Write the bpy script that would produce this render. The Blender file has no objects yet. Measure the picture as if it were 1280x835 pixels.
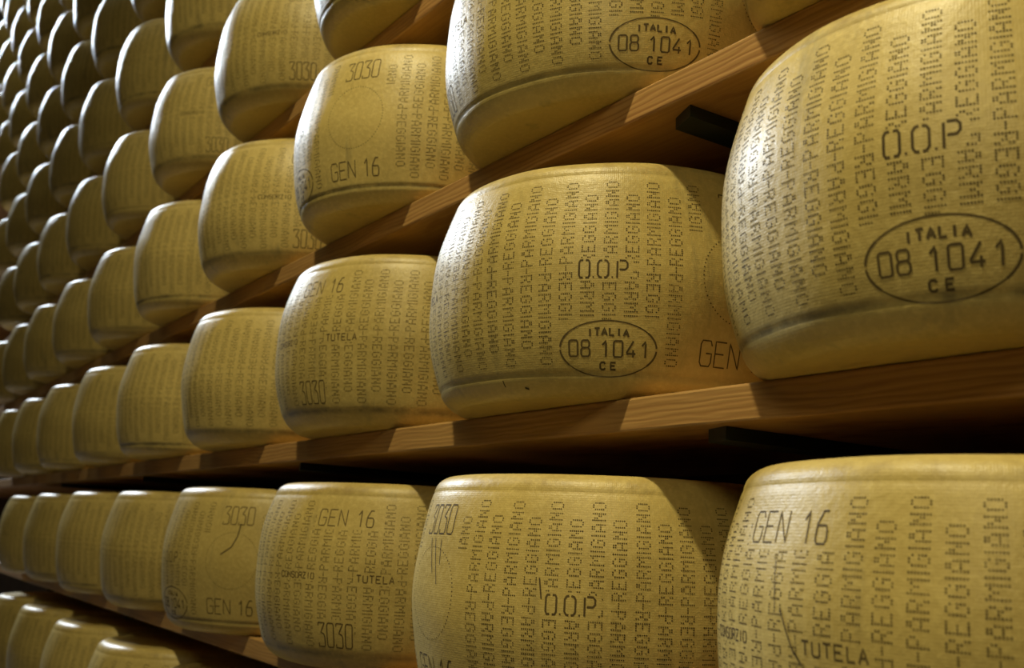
import bpy, bmesh, math, random
from mathutils import Matrix, Vector
import numpy as np
S = bpy.context.scene
col = S.collection
PI = math.pi

# ---------------------------------------------------------------- measures
P_ = 0.46671       # spacing of the wheels along a shelf
Q_ = 0.31309       # spacing of the shelves
X0 = -0.43915      # centre of the nearest column of wheels
H = 0.24           # height of a wheel
R_ = 0.2155        # largest radius of a wheel
YB = 0.1122        # front edge of the boards
TB = 0.0323        # thickness of the boards
CAM = Vector((0, -0.74705, 0.17617))

# ---------------------------------------------------------------- camera
def cam_axes():
    y, p, r = (math.radians(a) for a in (56.40945, 11.20909, 2.74546))
    fw = Vector((-math.sin(y)*math.cos(p), math.cos(y)*math.cos(p), math.sin(p)))
    rt = Vector((math.cos(y), math.sin(y), 0)); up = rt.cross(fw)
    return fw, rt*math.cos(r)+up*math.sin(r), -rt*math.sin(r)+up*math.cos(r)
FW, RT, UP = cam_axes()
FPX = 1293.2
cd = bpy.data.cameras.new('camera'); cam = bpy.data.objects.new('camera', cd); col.objects.link(cam)
m = Matrix((RT, UP, -FW)).transposed().to_4x4(); m.translation = CAM
cam.matrix_world = m
cd.sensor_width = 36; cd.lens = 36*FPX/1280; cd.clip_start = 0.02; cd.clip_end = 100
cd.dof.use_dof = True; cd.dof.focus_distance = 1.0; cd.dof.aperture_fstop = 7.5
S.camera = cam

def project(p):
    d = Vector(p)-CAM; z = d.dot(FW)
    return 640+FPX*d.dot(RT)/z, 417.5-FPX*d.dot(UP)/z

# ---------------------------------------------------------------- world and light
S.view_settings.view_transform = 'Standard'; S.view_settings.look = 'None'
S.view_settings.exposure = 0.12; S.view_settings.gamma = 1.0
w = bpy.data.worlds.new('world'); S.world = w; w.use_nodes = True
w.node_tree.nodes['Background'].inputs[0].default_value = (1.0, 0.72, 0.38, 1)
w.node_tree.nodes['Background'].inputs[1].default_value = 0.012

def area(name, loc, target, size, sizey, power, colr, spread=180):
    l = bpy.data.lights.new(name, 'AREA'); l.shape = 'RECTANGLE'; l.size = size; l.size_y = sizey
    l.energy = power; l.color = colr; l.spread = math.radians(spread)
    o = bpy.data.objects.new(name, l); col.objects.link(o); o.location = loc
    o.rotation_euler = (Vector(target)-Vector(loc)).to_track_quat('-Z', 'Y').to_euler()
    return o
# daylight from the tall window at the far end of the aisle
area('window_light', (-15.0, -1.5, 7.4), (-1.0, -0.2, 0.6), 2.0, 2.4, 1450, (0.80, 0.90, 1.0))
# lamps hanging in a row over the aisle, the nearest one the warmest
area('aisle_lamp', (-0.56, -1.24, 2.78), (-0.35, -0.05, 0.15), 0.12, 0.12, 27, (1.0, 0.88, 0.49), 135)
area('aisle_lamp', (-4.2, -2.2, 6.3), (-4.0, -0.3, 1.0), 0.22, 0.22, 19, (1.0, 0.92, 0.55))
area('aisle_lamp', (-7.4, -2.2, 6.3), (-7.2, -0.3, 1.0), 0.22, 0.22, 14, (1.0, 0.92, 0.55))
# low warm fill light, added to brighten the nearest wheels
area('fill_light', (0.15, -1.35, 1.15), (-0.5, 0, 0.1), 0.4, 0.4, 2.6, (1.0, 0.87, 0.49), 150)

# ---------------------------------------------------------------- materials
def new_mat(name):
    mt = bpy.data.materials.new(name); mt.use_nodes = True
    nt = mt.node_tree; b = nt.nodes['Principled BSDF']
    return mt, nt, b
class N:
    def __init__(s, nt): s.nt = nt
    def __call__(s, t, **kw):
        n = s.nt.nodes.new(t)
        for k, v in kw.items():
            if k == 'i':
                for a, b in v.items():
                    if isinstance(b, bpy.types.NodeSocket): s.nt.links.new(b, n.inputs[a])
                    else: n.inputs[a].default_value = b
            else: setattr(n, k, v)
        return n
    def math(s, op, a, b=0.5, c=None, clamp=False):
        i = {0: a, 1: b}
        if c is not None: i[2] = c
        return s('ShaderNodeMath', operation=op, use_clamp=clamp, i=i).outputs[0]
    def mix(s, f, a, b, mode='MIX'):
        n = s('ShaderNodeMix', data_type='RGBA', blend_type=mode)
        for k, v in ((0, f), (6, a), (7, b)):
            if isinstance(v, bpy.types.NodeSocket): s.nt.links.new(v, n.inputs[k])
            else: n.inputs[k].default_value = v
        return n.outputs[2]
    def ramp(s, f, a, b):
        return s('ShaderNodeMapRange', i={0: f, 1: a, 2: b}, clamp=True).outputs[0]

def cheese_material():
    mt, nt, b = new_mat('cheese_rind'); n = N(nt)
    tc = n('ShaderNodeTexCoord'); oi = n('ShaderNodeObjectInfo')
    off = n('ShaderNodeCombineXYZ', i={0: n.math('MULTIPLY', oi.outputs['Random'], 37.0), 1: n.math('MULTIPLY', oi.outputs['Random'], 91.0), 2: 0.0})
    vec = n('ShaderNodeVectorMath', operation='ADD', i={0: tc.outputs['Object'], 1: off.outputs[0]}).outputs[0]
    sep = n('ShaderNodeSeparateXYZ', i={0: tc.outputs['Object']})
    z = sep.outputs[2]
    big = n('ShaderNodeTexNoise', i={'Vector': vec, 'Scale': 9.0, 'Detail': 5.0, 'Roughness': 0.6}).outputs[0]
    fine = n('ShaderNodeTexNoise', i={'Vector': vec, 'Scale': 160.0, 'Detail': 4.0, 'Roughness': 0.7}).outputs[0]
    c = n.mix(n.ramp(big, 0.35, 0.7), (0.68, 0.525, 0.185, 1), (0.58, 0.44, 0.145, 1))
    c = n.mix(n.ramp(fine, 0.45, 0.75), c, (0.76, 0.60, 0.22, 1))
    # per-wheel tone
    tone = n.mix(oi.outputs['Random'], (0.84, 0.82, 0.76, 1), (1.06, 1.04, 1.0, 1))
    c = n.mix(1.0, c, tone, 'MULTIPLY')
    # dirt and mould that gathers in the groove above the foot and on the top edge
    sm = n('ShaderNodeTexNoise', i={'Vector': vec, 'Scale': 22.0, 'Detail': 6.0, 'Roughness': 0.7}).outputs[0]
    d = n.math('ABSOLUTE', n.math('SUBTRACT', z, 0.0215))
    band = n.math('SUBTRACT', 1.0, n.ramp(d, 0.0005, 0.0060), clamp=True)
    band = n.math('MULTIPLY', band, n.ramp(sm, 0.36, 0.60))
    c = n.mix(n.math('MULTIPLY', band, n.ramp(n.math('FRACT', n.math('MULTIPLY', oi.outputs['Random'], 7.31)), -0.5, 1.1)), c, (0.16, 0.125, 0.055, 1))
    d2 = n.math('ABSOLUTE', n.math('SUBTRACT', z, 0.230))
    band2 = n.math('SUBTRACT', 1.0, n.ramp(d2, 0.002, 0.010), clamp=True)
    band2 = n.math('MULTIPLY', band2, n.ramp(sm, 0.46, 0.66))
    c = n.mix(n.math('MULTIPLY', band2, 0.55), c, (0.27, 0.17, 0.06, 1))
    # grey vertical mould streaks
    vs = n('ShaderNodeMapping', i={'Vector': vec, 'Scale': (1.0, 1.0, 0.12)}).outputs[0]
    st = n('ShaderNodeTexNoise', i={'Vector': vs, 'Scale': 26.0, 'Detail': 5.0, 'Roughness': 0.65}).outputs[0]
    c = n.mix(n.math('MULTIPLY', n.ramp(st, 0.59, 0.76), 0.6), c, (0.23, 0.19, 0.09, 1))
    nt.links.new(c, b.inputs['Base Color'])
    rg = n.math('ADD', n.math('MULTIPLY', fine, 0.22), 0.30)
    nt.links.new(rg, b.inputs['Roughness'])
    b.inputs['Specular IOR Level'].default_value = 0.5
    # cloth imprint: fine weave around and up the side
    ang = n.math('ARCTAN2', sep.outputs[1], sep.outputs[0])
    wa = n.math('SINE', n.math('MULTIPLY', ang, 620.0)); wz = n.math('SINE', n.math('MULTIPLY', z, 2900.0))
    weave = n.math('MULTIPLY', n.math('ADD', wa, wz), 0.035)
    hgt = n.math('ADD', n.math('ADD', weave, n.math('MULTIPLY', fine, 1.0)), n.math('MULTIPLY', sm, 1.5))
    bp = n('ShaderNodeBump', i={'Strength': 0.55, 'Distance': 0.0009, 'Height': hgt})
    nt.links.new(bp.outputs[0], b.inputs['Normal'])
    return mt

def print_material(name, c0, c1):
    mt, nt, b = new_mat(name); n = N(nt)
    tc = n('ShaderNodeTexCoord')
    f = n('ShaderNodeTexNoise', i={'Vector': tc.outputs['Object'], 'Scale': 30.0, 'Detail': 4.0}).outputs[0]
    nt.links.new(n.mix(n.ramp(f, 0.38, 0.62), c0, c1), b.inputs['Base Color'])
    b.inputs['Roughness'].default_value = 0.7
    b.inputs['Specular IOR Level'].default_value = 0.25
    return mt

def wood_material(name, ca, cb, dust=0.2):
    mt, nt, b = new_mat(name); n = N(nt)
    tc = n('ShaderNodeTexCoord'); oi = n('ShaderNodeObjectInfo')
    off = n('ShaderNodeCombineXYZ', i={0: n.math('MULTIPLY', oi.outputs['Random'], 13.0), 1: oi.outputs['Random'], 2: 0.0})
    vec = n('ShaderNodeVectorMath', operation='ADD', i={0: tc.outputs['Object'], 1: off.outputs[0]}).outputs[0]
    mp = n('ShaderNodeMapping', i={'Vector': vec, 'Scale': (1.1, 3.0, 7.0)}).outputs[0]
    warp = n('ShaderNodeTexNoise', i={'Vector': mp, 'Scale': 1.3, 'Detail': 3.0}).outputs[0]
    wv = n('ShaderNodeTexWave', wave_type='BANDS', bands_direction='Z', i={'Vector': mp, 'Scale': 7.5, 'Distortion': 9.0, 'Detail': 2.5, 'Detail Scale': 0.9, 'Detail Roughness': 0.55}).outputs[1]
    mp2 = n('ShaderNodeMapping', i={'Vector': vec, 'Scale': (5.0, 300.0, 300.0)}).outputs[0]
    fib = n('ShaderNodeTexNoise', i={'Vector': mp2, 'Scale': 1.0, 'Detail': 3.0}).outputs[0]
    c = n.mix(n.math('MULTIPLY', n.ramp(wv, 0.45, 1.0), n.ramp(warp, 0.3, 0.75)), ca, cb)
    c = n.mix(n.math('MULTIPLY', n.ramp(fib, 0.4, 0.7), 0.35), c, cb)
    c = n.mix(n.math('MULTIPLY', n.ramp(warp, 0.4, 0.75), 0.35), c, (0.45, 0.19, 0.05, 1))
    nt.links.new(c, b.inputs['Base Color'])
    b.inputs['Roughness'].default_value = 0.55
    h = n.math('ADD', n.math('MULTIPLY', wv, -0.8), fib)
    bp = n('ShaderNodeBump', i={'Strength': 0.5, 'Distance': 0.0004, 'Height': h})
    nt.links.new(bp.outputs[0], b.inputs['Normal'])
    return mt

def plain_material(name, c, rough, metal=0.0, var=0.25, scale=12.0):
    mt, nt, b = new_mat(name); n = N(nt)
    tc = n('ShaderNodeTexCoord')
    f = n('ShaderNodeTexNoise', i={'Vector': tc.outputs['Object'], 'Scale': scale, 'Detail': 6.0}).outputs[0]
    d = tuple(v*(1-var) for v in c[:3])+(1,)
    nt.links.new(n.mix(n.ramp(f, 0.35, 0.65), c, d), b.inputs['Base Color'])
    b.inputs['Roughness'].default_value = rough; b.inputs['Metallic'].default_value = metal
    bp = n('ShaderNodeBump', i={'Strength': 0.4, 'Distance': 0.002, 'Height': f})
    nt.links.new(bp.outputs[0], b.inputs['Normal'])
    return mt
M_CHEESE = cheese_material()
M_DOT = print_material('dot_print', (0.075, 0.053, 0.018, 1), (0.17, 0.125, 0.042, 1))
M_MARK = print_material('stamp_print', (0.085, 0.058, 0.022, 1), (0.135, 0.095, 0.036, 1))
M_CRACK = print_material('rind_crack', (0.07, 0.05, 0.02, 1), (0.12, 0.085, 0.035, 1))
M_WOOD = wood_material('pine_board', (0.54, 0.31, 0.105, 1), (0.25, 0.105, 0.030, 1))
M_STEEL = plain_material('green_painted_steel', (0.020, 0.030, 0.022, 1), 0.42, 0.0)
M_WALL = plain_material('dark_plaster', (0.10, 0.065, 0.035, 1), 0.9)
M_FLOOR = plain_material('concrete_floor', (0.10, 0.08, 0.055, 1), 0.7)

def tag(o, label=None, cat=None, group=None, kind=None):
    for k, v in (('label', label), ('category', cat), ('group', group), ('kind', kind)):
        if v: o[k] = v
    return o
def mesh_obj(name, verts, faces, mat, parent=None, smooth=False):
    me = bpy.data.meshes.new(name); me.from_pydata(verts, [], faces); me.update()
    me.materials.append(mat)
    if smooth: me.polygons.foreach_set('use_smooth', [True]*len(me.polygons))
    o = bpy.data.objects.new(name, me); col.objects.link(o)
    if parent: o.parent = parent
    return o
def box_obj(name, a, b, mat, bevel=0.0, seg=2, parent=None, origin=None):
    bm = bmesh.new(); bmesh.ops.create_cube(bm, size=1)
    c = [(p+q)/2 for p, q in zip(a, b)]; origin = origin or (c[0], c[1], min(a[2], b[2]))
    for v in bm.verts:
        v.co = Vector([c[i]+v.co[i]*abs(b[i]-a[i])-origin[i] for i in range(3)])
    if bevel: bmesh.ops.bevel(bm, geom=bm.edges[:], offset=bevel, segments=seg, affect='EDGES', profile=0.5)
    me = bpy.data.meshes.new(name); bm.to_mesh(me); bm.free(); me.materials.append(mat)
    o = bpy.data.objects.new(name, me); col.objects.link(o); o.location = origin
    if parent: o.parent = parent
    return o

# ---------------------------------------------------------------- setting
tag(box_obj('floor', (-24, -4.5, -1.36), (2.5, 3.0, -1.26), M_FLOOR), kind='structure')
tag(box_obj('wall_back', (-24, 0.62, -1.26), (2.5, 0.72, 5.0), M_WALL), kind='structure')

# ---------------------------------------------------------------- wheel shape
G_ = 0.020; E_ = 0.0130; BULGE = 0.0245
def radius(z, th, sd):
    r = R_-BULGE*(2*z/H-1)**2
    if z > H-E_: r -= E_-math.sqrt(max(0, E_*E_-(z-H+E_)**2))
    g = G_ if sd < 2 else 0.031
    if z < g:
        t = (g-z)/g; r -= (0.019 if sd < 2 else 0.024)*(1-math.sqrt(max(0, 1-t*t*0.97)))
    r -= (0.0014 if sd < 2 else 0.0003)*math.exp(-((z-G_-0.001)/0.0018)**2)
    r -= 0.0006*math.exp(-((z-0.222)/0.0016)**2)
    r += 0.0009*math.sin(3*th+sd*2.1)+0.0007*math.sin(5*th+sd*4.7+z*14)+0.0005*math.sin(11*th+sd-z*31)
    r += 0.0006*math.sin(z*62+sd+2*th)
    return r
def wheel_mesh(sd):
    n = 160
    zs = [0.0, 0.0006, 0.0018, 0.004, 0.007, 0.010, 0.014, 0.018, 0.021, 0.0235, 0.025, 0.0262, 0.0275, 0.029, 0.031, 0.034]
    z = 0.040
    while z < 0.2185: zs.append(z); z += 0.006
    zs += [0.2200, 0.2215, 0.2230, 0.2245, 0.2265, 0.2290, 0.2315, 0.2340, 0.2360, 0.2380, 0.2392, 0.24]
    vs = [(0, 0, 0.0012)]; fs = []
    rings = [(zz, None) for zz in zs]
    # bottom plate inner ring, side rings, top plate inner rings
    def ring(fn):
        s = len(vs)
        for i in range(n):
            th = 2*PI*i/n; r, zz = fn(th); vs.append((r*math.cos(th), r*math.sin(th), zz))
        return s
    st = [ring(lambda th: (radius(0, th, sd)*0.9, 0.0))]
    for zz, _ in rings: st.append(ring(lambda th, zz=zz: (radius(zz, th, sd), zz)))
    for k, dz in ((0.97, 0.0), (0.93, -0.0006), (0.86, -0.0014), (0.5, -0.0018)):
        st.append(ring(lambda th, k=k, dz=dz: (radius(H, th, sd)*k, H+dz)))
    top = len(vs); vs.append((0, 0, H-0.0018))
    for i in range(n): fs.append((0, st[0]+(i+1) % n, st[0]+i))
    for a, b in zip(st, st[1:]):
        for i in range(n):
            j = (i+1) % n; fs.append((a+i, a+j, b+j, b+i))
    for i in range(n): fs.append((top, st[-1]+i, st[-1]+(i+1) % n))
    return vs, fs

# ---------------------------------------------------------------- lettering
NC = 64; RM = 0.2130; CP = 2*PI*RM/NC
FONT = {
 'P': ['###.', '#..#', '#..#', '###.', '#...', '#...', '#...'],
 'A': ['.##.', '.##.', '#..#', '#..#', '####', '#..#', '#..#'],
 'R': ['###.', '#..#', '#..#', '###.', '#.#.', '#..#', '#..#'],
 'M': ['#...#', '##.##', '#.#.#', '#.#.#', '#...#', '#...#', '#...#'],
 'I': ['#', '#', '#', '#', '#', '#', '#'],
 'G': ['.##.', '#..#', '#...', '#.##', '#..#', '#..#', '.##.'],
 'N': ['#..#', '##.#', '##.#', '#.##', '#.##', '#..#', '#..#'],
 'O': ['.##.', '#..#', '#..#', '#..#', '#..#', '#..#', '.##.'],
 'E': ['####', '#...', '#...', '###.', '#...', '#...', '####'],
 '-': ['...', '...', '...', '###', '...', '...', '...'],
}
PA = 0.00198       # dot pitch along the word
PX = 0.00196       # dot pitch across the word
GAPW = 1.05
def word(txt):
    """dots of a word along +a from 0, b across centred"""
    out = []; a = 0.0
    for ch in txt:
        g = FONT[ch]; wd = len(g[0])
        for r, row in enumerate(g):
            for c, q in enumerate(row):
                if q == '#': out.append((a+c*PA, (3-r)*PX))
        a += (wd+GAPW)*PA
    return out, a
def column_dots(long_up):
    """column reading upward (rotated left) over the dash and downward (rotated right) under it"""
    zc = 0.1215; out = []
    d, L = word('-'); out += [(b, zc+(a-PA)) for a, b in d]
    # upward reading: word direction = +z, letter top points to -s
    d, L = word('PARMIGIANO' if long_up else 'REGGIANO')
    out += [(-b, zc+0.0050+a) for a, b in d]
    d, L = word('REGGIANO' if long_up else 'PARMIGIANO')
    out += [(b, zc-0.0050-a) for a, b in d]
    return out
def wrap_pos(s, z, sd, lift):
    th = s/RM; r = radius(z, th, sd)+lift
    return (r*math.cos(th), r*math.sin(th), z)

GL = {
 'D': [[(.38, 1), (.12, 1), (0, .86), (0, .14), (.12, 0), (.38, 0)], [(.62, 1), (.88, 1), (1, .86), (1, .14), (.88, 0), (.62, 0)]],
 'O': [[(.40, 1), (.16, .97), (0, .82), (0, .18), (.16, .03), (.40, 0)], [(.6, 1), (.84, .97), (1, .82), (1, .18), (.84, .03), (.6, 0)]],
 'P': [[(.05, 0), (.05, .96)], [(.25, 1), (.8, 1), (1, .86), (1, .62), (.8, .48), (.25, .48)]],
 '.': [[(-.06, .0), (.1, .0)]],
 'G': [[(1, .80), (.85, 1), (.15, 1), (0, .85), (0, .15), (.15, 0), (.85, 0), (1, .15), (1, .5), (.5, .5)]],
 'E': [[(1, 1), (0, 1), (0, 0), (1, 0)], [(0, .52), (.8, .52)]],
 'N': [[(0, 0), (0, 1), (1, 0), (1, 1)]],
 '1': [[(.2, .72), (.62, 1), (.62, 0)]],
 '6': [[(.95, 1), (.5, 1), (.05, .6), (0, .15), (.15, 0), (.85, 0), (1, .15), (1, .42), (.85, .56), (.08, .56)]],
 '3': [[(.0, 1), (1, 1), (.42, .60), (.85, .54), (1, .44), (1, .08), (.9, 0), (.0, 0), (.0, .15)], [(.0, 1), (.0, .88)]],
 '0': [[(.14, 1), (.86, 1), (1, .9), (1, .1), (.86, 0), (.14, 0), (0, .1), (0, .9), (.14, 1)]],
 '8': [[(.2, 1), (.8, 1), (.95, .88), (.95, .66), (.8, .54), (.2, .54), (.05, .66), (.05, .88), (.2, 1)], [(.2, .54), (0, .40), (0, .12), (.18, 0), (.82, 0), (1, .12), (1, .40), (.8, .54)]],
 '4': [[(.72, 1), (0, .30), (0, .22), (1, .22)], [(.72, .45), (.72, .0)]],
 'I': [[(.5, 0), (.5, 1)]],
 'T': [[(0, 1), (1, 1)], [(.5, 1), (.5, 0)]],
 'A': [[(0, 0), (.5, 1), (1, 0)], [(.2, .35), (.8, .35)]],
 'L': [[(.1, 1), (.1, 0), (1, 0)]],
 'C': [[(1, .78), (.8, 1), (.25, 1), (0, .78), (0, .22), (.25, 0), (.8, 0), (1, .22)]],
 'U': [[(0, 1), (0, .15), (.2, 0), (.8, 0), (1, .15), (1, 1)]],
 'S': [[(1, .82), (.8, 1), (.2, 1), (0, .84), (0, .66), (.2, .54), (.8, .46), (1, .34), (1, .16), (.8, 0), (.2, 0), (0, .18)]],
 'R': [[(0, 0), (0, 1), (.8, 1), (1, .86), (1, .64), (.8, .5), (0, .5)], [(.55, .5), (1, 0)]],
 'Z': [[(0, 1), (1, 1), (0, 0), (1, 0)]],
}
class Marks:
    def __init__(s, sd): s.v = []; s.f = []; s.sd = sd; s.boxes = []; s.dots = []; s.groups = []
    def start(s, name): s.groups.append((name, len(s.f)))
    def ribbon(s, pts, wd, lift=0.00022):
        # resample to short pieces so that the ribbon follows the rind
        out = [pts[0]]
        for a, b in zip(pts, pts[1:]):
            L = math.hypot(b[0]-a[0], b[1]-a[1]); k = max(1, int(L/0.003))
            out += [(a[0]+(b[0]-a[0])*i/k, a[1]+(b[1]-a[1])*i/k) for i in range(1, k+1)]
        base = len(s.v); n = len(out)
        for i, (x, z) in enumerate(out):
            p = out[max(0, i-1)]; q = out[min(n-1, i+1)]
            dx, dz = q[0]-p[0], q[1]-p[1]; L = math.hypot(dx, dz) or 1; dx /= L; dz /= L
            ext = 0.0
            for sg in (1, -1):
                s.v.append(wrap_pos(x-dz*sg*wd/2, z+dx*sg*wd/2, s.sd, lift))
        for i in range(n-1):
            a = base+2*i; s.f.append((a, a+1, a+3, a+2))
    def text(s, txt, cs, cz, h, wch, adv, wd, arc=0.0, slant=0.0):
        n = len(txt); x0 = -(n-1)*adv/2-wch/2
        for i, ch in enumerate(txt):
            if ch == ' ': continue
            ox = x0+i*adv; mid = ox+wch/2
            for pl in GL[ch]:
                pts = []
                for x, z in pl:
                    px = ox+x*wch+slant*z*h; pz = (z-.5)*h-arc*(mid*mid)
                    pts.append((cs+px, cz+pz-(arc*2*mid*(px-mid))))
                s.ribbon(pts, wd)
    def box(s, s0, s1, z0, z1): s.boxes.append((s0, s1, z0, z1))

def marks_variant(sd, oval=True):
    k = Marks(sd)
    # plate group: 3030 / ring of dots / GEN 16
    c = 0.5*CP
    k.start('dairy_number_stamp')
    k.text('3030', c+0.004, 0.1930, 0.029, 0.0108, 0.0146, 0.0014)
    k.start('date_stamp')
    for i in range(70):
        a = 2*PI*i/70; k.dots.append((c+0.0455*math.cos(a), 0.120+0.0455*math.sin(a)))
    k.text('GEN', c-0.020, 0.046, 0.024, 0.0125, 0.0165, 0.0014); k.text('16', c+0.0290, 0.046, 0.024, 0.0100, 0.0145, 0.0016)
    k.box(c-2.0*CP, c+2.0*CP, 0, 1)
    k.box(c-3.1*CP, c-2.0*CP, 0, 0.164); k.box(c+2.0*CP, c+3.1*CP, 0, 0.164)
    # D.O.P alone
    def dop(cc, z=0.1200):
        k.start('origin_stamp')
        k.text('DOP', cc, z, 0.0170, 0.0100, 0.0178, 0.0018)
        for i in (-1, 0, 1): k.ribbon([(cc+i*0.0178+0.0080, z-0.0080), (cc+i*0.0178+0.0094, z-0.0080)], 0.0014)
        k.box(cc-0.026, cc+0.029, z-0.0105, z+0.0105)
    dop(8.9*CP)
    # second plate group: GEN 16 over short words over 3030, with CONSORZIO TUTELA across
    c = 43*CP
    k.start('date_stamp')
    k.text('GEN', c-0.020, 0.193, 0.021, 0.0115, 0.0160, 0.0013); k.text('16', c+0.0290, 0.193, 0.021, 0.0095, 0.0140, 0.0015)
    k.box(c-0.046, c+0.052, 0.178, 1)
    k.start('dairy_number_stamp')
    k.text('3030', c-0.002, 0.046, 0.030, 0.0095, 0.0132, 0.0015); k.box(c-0.030, c+0.026, 0.0, 0.065)
    k.start('guild_stamp')
    k.text('CONSORZIO', c-0.066, 0.118, 0.0075, 0.0050, 0.0068, 0.0012); k.box(c-0.099, c-0.033, 0.112, 0.124)
    k.text('TUTELA', c+0.050, 0.118, 0.0088, 0.0058, 0.0085, 0.0013); k.box(c+0.022, c+0.078, 0.111, 0.125)
    # approval oval with D.O.P over it
    c = 58*CP; dop(c-0.006)
    if oval:
        k.start('approval_stamp')
        cz = 0.0445; a_, b_ = 0.0475, 0.0262
        for s0 in (0, 1):
            pts = [(c+a_*math.cos(t), cz+b_*math.sin(t)) for t in [PI*s0+0.05+(PI-0.10)*i/44 for i in range(45)]]
            k.ribbon(pts, 0.0011)
            for e0 in (0.05, PI-0.62): k.ribbon([(c+a_*math.cos(t), cz+b_*math.sin(t)) for t in [PI*s0+e0+0.57*i/8 for i in range(9)]], 0.0018)
        k.text('ITALIA', c, cz+0.0158, 0.0068, 0.0048, 0.0070, 0.0019, arc=3.6)
        k.text('08', c-0.0280, cz, 0.0150, 0.0085, 0.0120, 0.0018)
        k.text('1041', c+0.0165, cz-0.0003, 0.0150, 0.0085, 0.0128, 0.0018)
        k.text('CE', c+0.0005, cz-0.0163, 0.0064, 0.0048, 0.0105, 0.0019)
        k.box(c-0.052, c+0.052, 0.0, cz+b_+0.0015)
    return k

def dot_mesh(mk, sd):
    rng = random.Random(int(sd*10)); vs = []; fs = []
    pts = []
    for c in range(NC):
        jit = rng.uniform(-.0005, .0005); jz = rng.uniform(-.0012, .0012)
        for s, z in column_dots(c % 2 == 0):
            S0 = c*CP+s+jit; z0 = z+jz
            hit = False
            for b in mk.boxes:
                for wr in (0, NC*CP, -NC*CP):
                    if b[0] <= S0+wr <= b[1] and b[2] <= z0 <= b[3]: hit = True
            if not hit: pts.append((S0, z0, 0.00076))
    pts += [(s, z, 0.00075) for s, z in mk.dots]
    for s, z, r in pts:
        r *= rng.uniform(0.85, 1.12); b = len(vs)
        for i in range(6):
            a = PI/3*i; vs.append(wrap_pos(s+r*math.cos(a), z+r*math.sin(a), sd, 0.00018))
        fs.append(tuple(range(b, b+6)))
    return vs, fs

def sub_mesh(mk, a, b):
    f = mk.f[a:b]; used = sorted({i for q in f for i in q}); ix = {v: i for i, v in enumerate(used)}
    return [mk.v[i] for i in used], [tuple(ix[i] for i in q) for q in f]
VAR = []
for sd, oval in ((1.0, True), (2.7, False)):
    mk = marks_variant(sd, oval)
    wv, wf = wheel_mesh(sd); dv, df = dot_mesh(mk, sd)
    def mk_mesh(nm, v, f, mat, sm):
        me = bpy.data.meshes.new(nm); me.from_pydata(v, [], f); me.update(); me.materials.append(mat)
        if sm: me.polygons.foreach_set('use_smooth', [True]*len(me.polygons))
        return me
    VAR.append((mk_mesh('cheese_wheel', wv, wf, M_CHEESE, True), mk_mesh('dotted_lettering', dv, df, M_DOT, False),
                mk_mesh('stamped_marks', mk.v, mk.f, M_MARK, False),
                [(g[0], mk_mesh(g[0], *sub_mesh(mk, g[1], (mk.groups+[(0, len(mk.f))])[gi+1][1]), M_MARK, False)) for gi, g in enumerate(mk.groups)]))

def facing_rotation(x, y, z, c, zloc, u):
    """turn of the wheel that brings column c to the bearing seen at column u of the frame"""
    best = None
    tc = math.atan2(CAM.y-y, CAM.x-x)
    for i in range(-140, 141):
        a = tc+math.radians(i*0.6); r = radius(zloc, 0, 1)
        uu, _ = project((x+r*math.cos(a), y+r*math.sin(a), z+zloc))
        if best is None or abs(uu-u) < best[0]: best = (abs(uu-u), a)
    return best[1]-c*CP/RM

def wheel_extent(x, z):
    us = []; vs = []
    for i in range(48):
        th = 2*PI*i/48
        for zz in (0.0, 0.06, 0.12, 0.18, 0.225, 0.24):
            r = radius(zz, th, 1); p = (x+r*math.cos(th), r*math.sin(th), z+zz)
            if (Vector(p)-CAM).dot(FW) < 0.05: continue
            u, v = project(p); us.append(u); vs.append(v)
    return min(us), max(us), min(vs), max(vs)

# which marks face the lens on the wheels where the photograph shows them: (column, height, frame x, variant)
FACE = {(1, 0): (58, 0.0445, 1172, 0), (1, 1): (58, 0.0445, 759, 0), (1, 2): (43, 0.046, 392, 1),
        (2, 1): (58, 0.0445, 820, 0), (2, 2): (0.5, 0.122, 442, 0), (3, 3): (43, 0.046, 380, 1),
        (0, 0): (43, 0.193, 976, 1), (0, 1): (8.9, 0.12, 713, 0), (0, 2): (43, 0.193, 430, 1), (0, 3): (0.5, 0.122, 287, 0),
        (3, 4): (43, 0.046, 272, 1), (2, 3): (40, 0.12, 345, 1), (1, 3): (30, 0.12, 300, 1)}
ORD = ['', 'first', 'second', 'third', 'fourth', 'fifth', 'sixth', 'seventh', 'eighth', 'ninth', 'tenth', 'eleventh', 'twelfth', 'thirteenth']
rng = random.Random(4)
wheels = {}
for j in range(-1, 11):
    for k in range(0, 14):
        x = X0-k*P_; z = j*Q_
        u0, u1, v0, v1 = wheel_extent(x, z)
        nb = wheel_extent(x+P_, z)[0] if k > 0 else 9999
        if u0 > 1279 or nb < 2 or v0 > 832 or v1 < 3: continue
        if j == 0 and k > 8: continue
        wheels[(j, k)] = (x, z)
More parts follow.
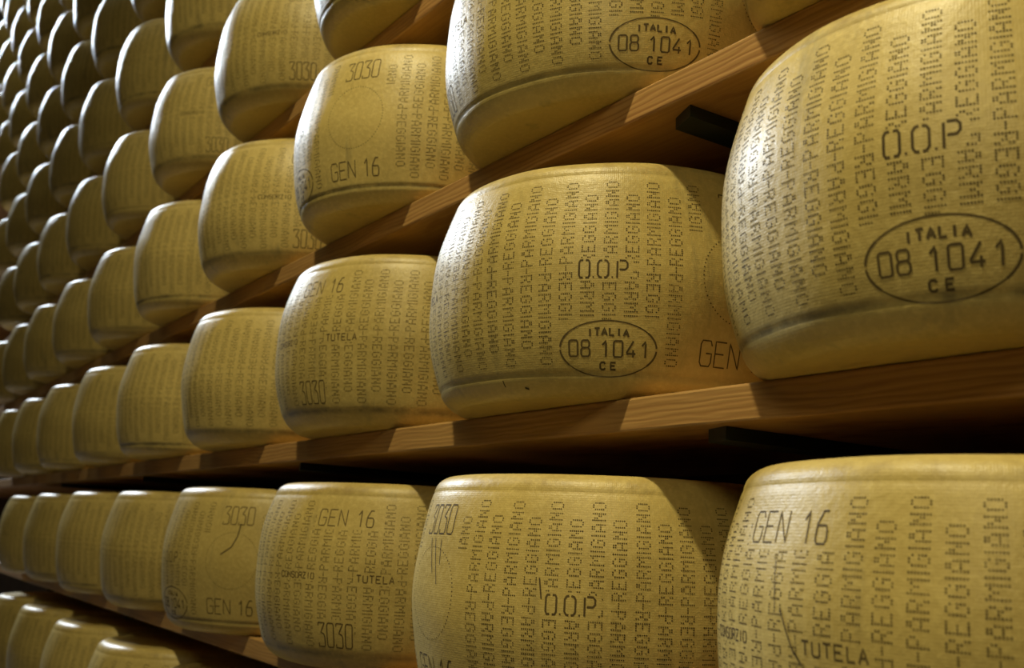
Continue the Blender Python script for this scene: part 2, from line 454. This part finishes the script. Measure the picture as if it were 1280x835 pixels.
SPECIAL = {
 (1, 0): 'largest cheese wheel, at upper right, D.O.P over an oval stamp',
 (1, 1): 'central cheese wheel, D.O.P over an oval stamp, GEN at lower right',
 (2, 1): 'cheese wheel at top centre with an oval 08 1041 stamp just above the pine board',
 (0, 0): 'large cheese wheel in the bottom right corner, GEN 16 and TUTELA stamps',
 (0, 1): 'cheese wheel at bottom centre, raised 3030 above a dotted ring and D.O.P',
 (0, 2): 'cheese wheel with GEN 16 above and 3030 at its foot, left of bottom centre',
 (0, 3): 'cheese wheel with 3030, ring and GEN 16, curved crack in its rind',
 (2, 2): 'white-edged cheese wheel with a ring between 3030 and GEN 16, upper left of centre',
 (1, 2): 'cheese wheel just left of central one, GEN 16 and 3030 at its left',
 (3, 3): 'cheese wheel cut by the top edge, 3030 low on its right, left of centre',
 (2, 0): 'cheese wheel mostly outside the frame, only its foot on the top right board',
}
def shelf_word(j):
    n = j+2
    return {1: 'lowest visible shelf'}.get(n, ORD[n]+' shelf from the bottom')
for (j, k), (x, z) in wheels.items():
    ks = sorted(kk for (jj, kk) in wheels if jj == j)
    idx = ks.index(k)+1
    var = FACE[(j, k)][3] if (j, k) in FACE else rng.randrange(2)
    wm, dm, sm, stamps = VAR[var]
    o = bpy.data.objects.new('cheese_wheel', wm); col.objects.link(o)
    o.location = (x, 0, z)
    if (j, k) in FACE:
        c, zl, u, _ = FACE[(j, k)]; o.rotation_euler.z = facing_rotation(x, 0, z, c, zl, u)
    else:
        # plain word columns towards the aisle
        tcam = math.atan2(CAM.y, CAM.x-x)
        o.rotation_euler.z = tcam-math.radians(30)-(rng.choice((22, 26, 30, 50))+rng.random()*3)*2*PI/NC
        s = rng.uniform(0.985, 1.008); o.scale = (s, s, rng.uniform(0.985, 1.01))
    for nm, me in [('dotted_lettering', dm)]+(stamps if (j, k) in FACE else [('stamped_marks', sm)]):
        p = bpy.data.objects.new(nm, me); col.objects.link(p); p.parent = o; p['kind'] = 'stuff'
    if (j, k) in SPECIAL: lab = SPECIAL[(j, k)]
    else:
        pos = 'nearest' if idx == 1 else ORD[idx]+' from the right'
        lab = 'golden cheese wheel, '+pos+' on the '+shelf_word(j)
    tag(o, lab, 'cheese wheel', 'cheese wheels ripening on the pine shelves')
    wheels[(j, k)] = (x, z, o, var)

# ---------------------------------------------------------------- shelf boards
for j in range(-1, 11):
    o = box_obj('shelf_board', (-14.0, -YB, j*Q_-TB), (0.62, 0.34, j*Q_), M_WOOD, 0.0025, 2, origin=(-0.6, 0, j*Q_-TB))
    nm = 'lowest' if j == -1 else ('topmost' if j == 10 else ORD[j+2])
    lab = 'long pine shelf board, '+(nm if j in (-1, 10) else nm+' from the bottom')+', carrying a row of cheese wheels'
    tag(o, lab, 'shelf board', 'pine boards of the ripening rack')
    wheels_on = j

# ---------------------------------------------------------------- steel rack that carries the boards
rack = bpy.data.objects.new('steel_rack', None); col.objects.link(rack); rack.location = (-0.66, 0.4, -1.26)
tag(rack, 'dark green steel rack frame with flat arms under the pine boards', 'rack')
def bracket(xa, xb, ztop, ytip, ydeep, th=0.012, cut=0.012):
    # flat arm with a mitred tip and a stiffening web
    vs = [(xa, ytip+cut, ztop), (xa, ydeep, ztop), (xb, ydeep, ztop), (xb, ytip, ztop)]
    vs2 = [(a, b, c-th) for a, b, c in vs]
    f = [(0, 1, 2, 3), (7, 6, 5, 4), (0, 4, 5, 1), (1, 5, 6, 2), (2, 6, 7, 3), (3, 7, 4, 0)]
    vv = [(a+0.66, b-0.4, c+1.26) for a, b, c in vs+vs2]
    o = mesh_obj('support_arm', vv, f, M_STEEL, rack)
    xm = (xa+xb)/2
    return o
for kk in range(0, 7, 2):
    xc = X0-(kk+0.5)*P_
    u = box_obj('upright_post', (xc-0.03+0.66, 0.35-0.4, 0), (xc+0.03+0.66, 0.41-0.4, 5.2), M_STEEL, 0.003, 1, rack)
    for j in range(0, 10):
        dx = -0.031 if j == 2 else (0.019 if j == 1 else rng.uniform(-.02, .02))
        bracket(xc+dx-0.0165, xc+dx+0.0165, j*Q_-TB, -0.098, 0.36)

# ---------------------------------------------------------------- cracks in single rinds
def crack(jk, strokes):
    x, z, o, var = wheels[jk]; sd = (1.0, 2.7)[var]
    for pts, wd in strokes:
        mk = Marks(sd); out = []
        for (u, v) in pts:
            # bearing and height of the crack on the rind: ray against the barrel
            d = FW+RT*((u-640)/FPX)-UP*((v-417.5)/FPX); t = 0.05
            for _ in range(600):
                p = CAM+d*t; lx, ly, lz = p.x-x, p.y, p.z-z
                if math.hypot(lx, ly) < radius(min(max(lz, 0), H), 0, sd) and 0 < lz < H: break
                t += 0.004
            th = math.atan2(ly, lx)-o.rotation_euler.z
            out.append((th*RM, lz))
        mk.ribbon(out, wd, 0.0004)
        mesh_obj('rind_crack', mk.v, mk.f, M_CRACK, o)
crack((0, 3), [([(276, 693), (290, 684), (298, 671), (302, 655)], 0.0016)])
crack((1, 1), [([(629, 476), (631, 484)], 0.0016), ([(657, 485), (663, 487)], 0.0018)])
crack((0, 0), [([(980, 760), (984, 785), (992, 812), (1004, 832)], 0.0013), ([(972, 700), (970, 760)], 0.0008)])
crack((0, 1), [([(673, 722), (676, 748)], 0.0014), ([(541, 672), (540, 716)], 0.0010), ([(547, 672), (545, 730)], 0.0010), ([(552, 674), (551, 705)], 0.0010)])
